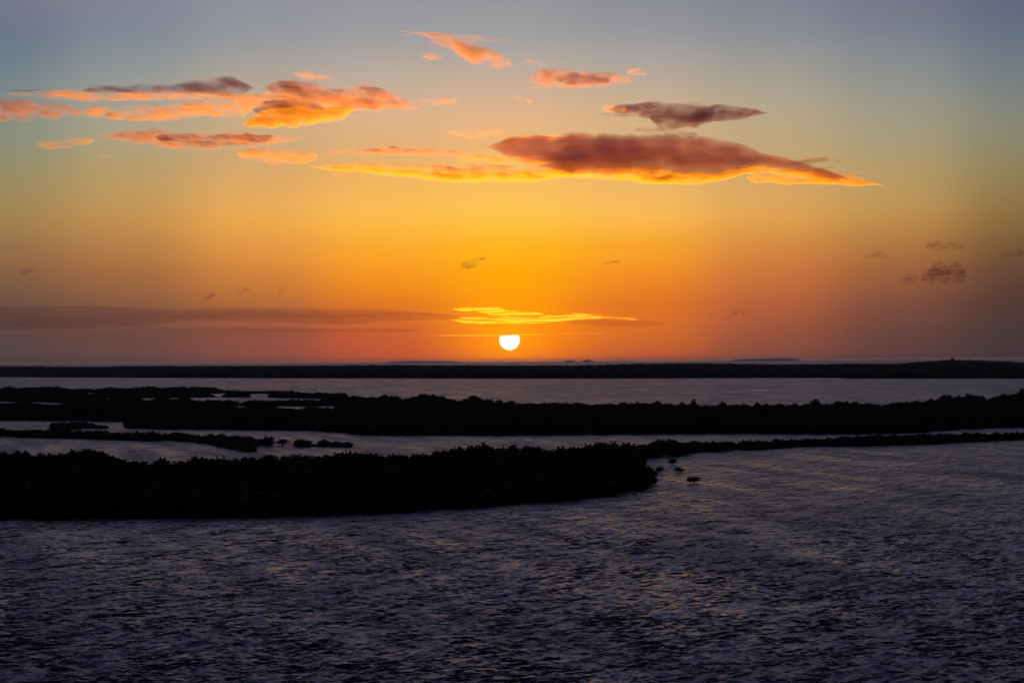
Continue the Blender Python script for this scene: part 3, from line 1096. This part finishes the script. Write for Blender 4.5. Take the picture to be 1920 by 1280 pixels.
cloud([(1125, 204, 208), (1148, 197, 209), (1175, 199, 209)], DZ - 400, BRIGHT, parent=purple, name="glowing_rim", depth=6, wob=0.25)
cloud([(1190, 240, 246), (1230, 240, 250), (1270, 244, 254), (1310, 250, 256)], DZ, SHADE, "torn grey shred between the purple cloud and the great one", depth=8)
# upper clouds
highest = cloud([(745, 58, 60), (790, 60, 66), (815, 62, 82), (850, 68, 96), (890, 82, 124), (930, 98, 132), (955, 112, 128), (970, 120, 124)], DZ, BRIGHT, "bright slanting cloud wisp highest in the sky", depth=5, wob=0.15)
cloud([(840, 66, 72), (880, 66, 76), (920, 70, 78), (955, 76, 80)], DZ, BRIGHT, "thin pinkish streak beside the highest slanting wisp", depth=6)
cloud([(790, 104, 108), (808, 101, 111), (830, 105, 109)], DZ, BRIGHT, "tiny cloud fleck under the highest slanting wisp", depth=6)
cloud([(982, 113, 116), (1000, 114, 122), (1025, 120, 123)], DZ, BRIGHT, "tiny cloud fleck between the two highest wisps", depth=6)
patch = cloud([(990, 143, 151), (1020, 136, 159), (1060, 136, 163), (1110, 139, 163), (1150, 141, 160), (1190, 146, 152)], DZ, MIXED, "soft orange cloud patch high above the sun", depth=6, wob=0.2)
cloud([(1175, 132, 140), (1200, 130, 140), (1220, 135, 140)], DZ, BRIGHT, "faint pale scrap off the right end of the soft orange patch", depth=6)
cloud([(958, 183, 186), (975, 182, 193), (1000, 189, 192)], DZ, BRIGHT, "lone small bright dash below the soft orange patch", depth=6)
# clouds on the left
left = cloud([(5, 173, 178), (40, 173, 180), (80, 173, 183), (120, 172, 186), (200, 171, 187), (300, 171, 186), (400, 173, 185), (470, 175, 184), (545, 178, 183)], DZ, BRIGHT, "long ragged orange streak with dark fringe topping the left clouds", depth=8, wob=0.25)
cloud([(150, 167, 173), (200, 164, 173), (260, 161, 173), (320, 159, 174), (360, 155, 172), (400, 152, 173), (440, 152, 174), (475, 160, 174)], DZ - 300, SHADE, parent=left, name="dark_fringe", depth=6, wob=0.3)
cloud([(-30, 190, 222), (20, 192, 222), (70, 196, 221), (120, 200, 218), (160, 206, 217)], DZ, MIXED, "orange cloud patch cut by the left edge", depth=5, wob=0.2)
cloud([(150, 206, 218), (200, 203, 220), (260, 202, 222), (320, 202, 222), (370, 194, 216), (420, 190, 213), (480, 188, 214)], DZ, BRIGHT, "glowing lower streak of the left clouds", depth=6, wob=0.25)
fiery = cloud([(495, 160, 168), (525, 153, 174), (580, 159, 186), (640, 165, 197), (700, 170, 202), (745, 182, 202), (790, 201, 206)], DZ - 400, MIXED, "thick fiery cloud at the right end of the left clouds", depth=6, wob=0.22)
cloud([(455, 229, 236), (490, 213, 235), (530, 208, 234), (580, 206, 230), (620, 205, 226), (665, 200, 212)], DZ - 800, RIM, parent=fiery, name="glowing_rim", depth=7, wob=0.25)
cloud([(470, 200, 210), (500, 192, 214), (540, 190, 217), (580, 193, 215), (610, 199, 209)], DZ + 600, SHADE, parent=fiery, name="dark_core", depth=6, wob=0.25)
cloud([(440, 188, 200), (500, 178, 204), (560, 178, 206), (620, 183, 212), (680, 186, 206), (725, 194, 202)], DZ + 1200, BRIGHT, parent=fiery, name="inner_veil", depth=6, wob=0.25)
cloud([(550, 137, 140), (575, 136, 147), (600, 139, 150), (625, 145, 149)], DZ, BRIGHT, "small bright dash above the thick fiery cloud", depth=6)
cloud([(780, 190, 196), (820, 186, 198), (860, 184, 190)], DZ, BRIGHT, "faint veil trailing off right of the fiery cloud", depth=5)
cloud([(65, 268, 276), (100, 265, 276), (140, 262, 273), (180, 260, 266)], DZ, BRIGHT, "pale wisp at the left end of the lower left streak", depth=5)
rimmed = cloud([(180, 252, 257), (240, 246, 264), (290, 245, 274), (340, 247, 276), (400, 249, 279), (450, 251, 278), (500, 252, 272), (540, 253, 266), (570, 255, 259)], DZ, MIXED, "dark-centred cloud with bright rims below the left clouds", depth=6, wob=0.15)
cloud([(290, 252, 262), (340, 253, 268), (400, 256, 272), (460, 256, 270), (520, 255, 262)], DZ - 1300, SHADE, "dark core of the bright-rimmed left cloud", depth=5, wob=0.25)
cloud([(440, 287, 292), (470, 283, 298), (520, 285, 304), (560, 287, 304), (600, 286, 297)], DZ, BRIGHT, "bright yellow wisp linking the left clouds to the long tapering one", depth=6, wob=0.25)
cloud([(182, 290, 294), (195, 289, 296), (208, 292, 295)], DZ, BRIGHT, "tiny pink fleck below the lower left streak", depth=6)

# loose threads round the larger clouds
def wisps(parent, rows, dist, n, mats, seed, spread=0.55, lmin=22, lmax=95, slope=0.05):
    r = random.Random(seed)
    p = np.array(rows, float)
    for k in range(n):
        x = r.uniform(p[0, 0], p[-1, 0])
        t_, b_ = np.interp(x, p[:, 0], p[:, 1]), np.interp(x, p[:, 0], p[:, 2])
        h_ = b_ - t_
        y = (t_ + b_) / 2 + r.choice((-1, 1)) * h_ * r.uniform(0.25, spread)
        ln = r.uniform(lmin, lmax)
        th = r.uniform(1.6, 4.4)
        dy = ln * r.uniform(-slope, slope * 1.6)
        cloud([(x - ln / 2, y - dy - 0.2, y - dy + 0.2), (x - ln / 5, y - dy / 3 - th / 2, y - dy / 3 + th * 0.4), (x + ln / 6, y + dy / 3 - th * 0.4, y + dy / 3 + th / 2), (x + ln / 2, y + dy - 0.2, y + dy + 0.2)],
              dist + r.uniform(-1500, 1500), mats[r.randrange(len(mats))], parent=parent, name="wisp", depth=9, wob=0.3, ring=8)


wisps(fiery, [(470, 165, 232), (600, 160, 226), (700, 172, 206), (800, 196, 206)], DZ, 14, [BRIGHT, MIXED, SHADE], 1)
wisps(left, [(20, 172, 182), (200, 164, 188), (330, 156, 186), (460, 152, 188)], DZ, 14, [SHADE, SHADE, BRIGHT], 2, 0.7)
wisps(big, [(905, 262, 296), (1060, 254, 330), (1250, 256, 334), (1420, 280, 322)], DZ, 14, [SHADE, MIXED], 3, 0.52, 40, 130)
wisps(big, [(1300, 262, 320), (1420, 282, 322), (1520, 298, 336), (1620, 330, 346)], DZ, 9, [SHADE, MIXED, BRIGHT], 4, 0.6)
wisps(low, [(590, 300, 322), (760, 298, 332), (900, 292, 340), (1050, 300, 334)], DZ, 12, [BRIGHT, MIXED], 5, 0.6, 40, 120)
wisps(purple, [(1130, 198, 212), (1240, 194, 240), (1340, 198, 232), (1460, 206, 218)], DZ, 10, [SHADE], 6, 0.6)
wisps(highest, [(750, 56, 66), (850, 68, 98), (960, 106, 134)], DZ, 9, [BRIGHT], 7, 0.7, 20, 60, 0.16)
cloud([(1035, 142, 150), (1070, 139, 155), (1110, 142, 157), (1145, 146, 154)], DZ - 700, SHADE, parent=patch, name="dark_core", depth=6, wob=0.3)
wisps(patch, [(985, 140, 156), (1060, 132, 170), (1200, 136, 156)], DZ, 8, [BRIGHT, MIXED], 8, 0.7, 20, 70)
wisps(rimmed, [(180, 250, 262), (300, 244, 276), (450, 248, 280), (570, 252, 262)], DZ, 10, [BRIGHT, MIXED, SHADE], 9, 0.65)

# low bank and glowing bars over the sun
BZ = 60000.0
cloud([(-120, 571, 625), (0, 572, 621), (60, 573, 620), (150, 572, 618), (200, 573, 617), (280, 577, 612), (330, 579, 606), (400, 576, 604), (520, 576, 606), (640, 577, 610), (720, 579, 604), (790, 584, 601), (850, 589, 599), (905, 592, 597)], BZ, BANK, "long flat purple-grey cloud bank low on the left", depth=4, wob=0.03, edge=0.9)
cloud([(260, 614, 619), (400, 612, 622), (560, 613, 624), (700, 614, 623), (800, 616, 622)], BZ + 3000, BANK, "thinner dusky bar under the low left cloud bank", depth=8, wob=0.06, edge=1.2)
cloud([(-120, 606, 650), (60, 604, 652), (220, 606, 648), (380, 610, 642), (520, 616, 636), (640, 622, 630)], BZ + 5000, BANK, "faint mauve veil under the low bank fading towards the horizon", depth=1.3, wob=0.05, edge=1.4)
cloud([(845, 577, 580), (880, 577, 584), (930, 579, 588), (980, 585, 590), (1020, 586, 591)], BZ, GOLD, "brilliant yellow bar, the upper of two just over the sun", depth=9, wob=0.35)
cloud([(845, 598, 602), (880, 594, 605), (930, 594, 607), (980, 596, 607), (1030, 592, 603), (1090, 589, 598), (1140, 592, 599), (1200, 596, 602)], BZ, GOLD, "brilliant yellow bar, the lower of two just over the sun", depth=9, wob=0.35)
cloud([(1060, 602, 606), (1130, 599, 612), (1180, 600, 612), (1260, 604, 608)], BZ, BANK, "small mauve streak right of the yellow bars", depth=4.5, wob=0.2)
cloud([(790, 628.2, 629.8), (870, 627.6, 629.6), (955, 626.2, 628.8), (1010, 625.4, 628.2), (1110, 623.2, 626), (1190, 623.4, 625)], BZ, BAR, "thin golden cloud thread cutting off the top of the sun", depth=9, wob=0.2)

# small dark scraps
SZ = 25000.0
for rows, lab in [
    ([(1615, 481, 484), (1635, 474, 483), (1645, 470, 482), (1660, 475, 482), (1685, 478, 481)], "small peaked grey cloud scrap, leftmost of the right-hand group"),
    ([(1735, 460, 468), (1752, 452, 470), (1775, 454, 465), (1810, 461, 467)], "faint broken cloud scrap above the mottled one on the right"),
    ([(1725, 516, 526), (1745, 504, 528), (1765, 498, 526), (1790, 498, 526), (1812, 504, 530)], "largest mottled purple scrap low on the right"),
    ([(1688, 522, 532), (1705, 514, 530), (1722, 518, 526)], "tiny wisp touching the mottled purple scrap's left side"),
    ([(1868, 480, 485), (1890, 470, 483), (1912, 468, 480), (1940, 474, 480)], "grey cloud scrap at the right edge of the sky"),
    ([(1860, 539, 544), (1890, 538, 545), (1930, 540, 546)], "flat dim scrap below the one at the right edge"),
    ([(1362, 590, 593), (1378, 580, 591), (1400, 582, 587)], "lone purple cloud scrap right of the sun near the horizon"),
    ([(855, 502, 506), (875, 490, 504), (895, 484, 496), (912, 482, 486)], "slanting orange-brown scrap above the sun"),
    ([(1130, 492, 496), (1148, 487, 495), (1165, 489, 493)], "tiny brown scrap up to the right of the sun"),
    ([(1180, 519, 522), (1190, 516, 523), (1202, 520, 522)], "tiniest brown fleck right of the sun"),
    ([(33, 511, 517), (45, 503, 515), (64, 501, 507)], "small grey scrap near the left edge"),
    ([(383, 558, 564), (393, 551, 562), (405, 551, 556)], "faint leftmost scrap of three just above the low bank"),
    ([(441, 548, 553), (453, 541, 551), (468, 539, 545)], "middle darkest scrap of three just above the low bank"),
    ([(520, 546, 551), (530, 538, 549), (545, 537, 542)], "rightmost scrap of three just above the low bank"),
]:
    cloud(rows, SZ, SCRAP, lab, "small dark cloud scraps", depth=5, wob=0.3)


# ------------------------------------------------------------------ sea haze
def haze():
    x0, x1, y0, y1, z0, z1 = -60000, 60000, -4000, 90000, -2.0, 75.0
    V = [(x, y, z) for z in (z0, z1) for y in (y0, y1) for x in (x0, x1)]
    Fs = [(0, 2, 3, 1), (4, 5, 7, 6), (0, 1, 5, 4), (2, 6, 7, 3), (0, 4, 6, 2), (1, 3, 7, 5)]
    m, t = new_mat("sea_haze")
    v = t.nodes.new("ShaderNodeVolumePrincipled")
    v.inputs["Color"].default_value = (0.62, 0.60, 0.62, 1)
    v.inputs["Density"].default_value = 1.4e-5
    v.inputs["Anisotropy"].default_value = 0.6
    o = t.nodes.new("ShaderNodeOutputMaterial")
    t.links.new(v.outputs[0], o.inputs["Volume"])
    tag(link("haze", mesh("haze", V, Fs, m)), "thin sea haze over the whole bay", "haze", kind="stuff")


haze()
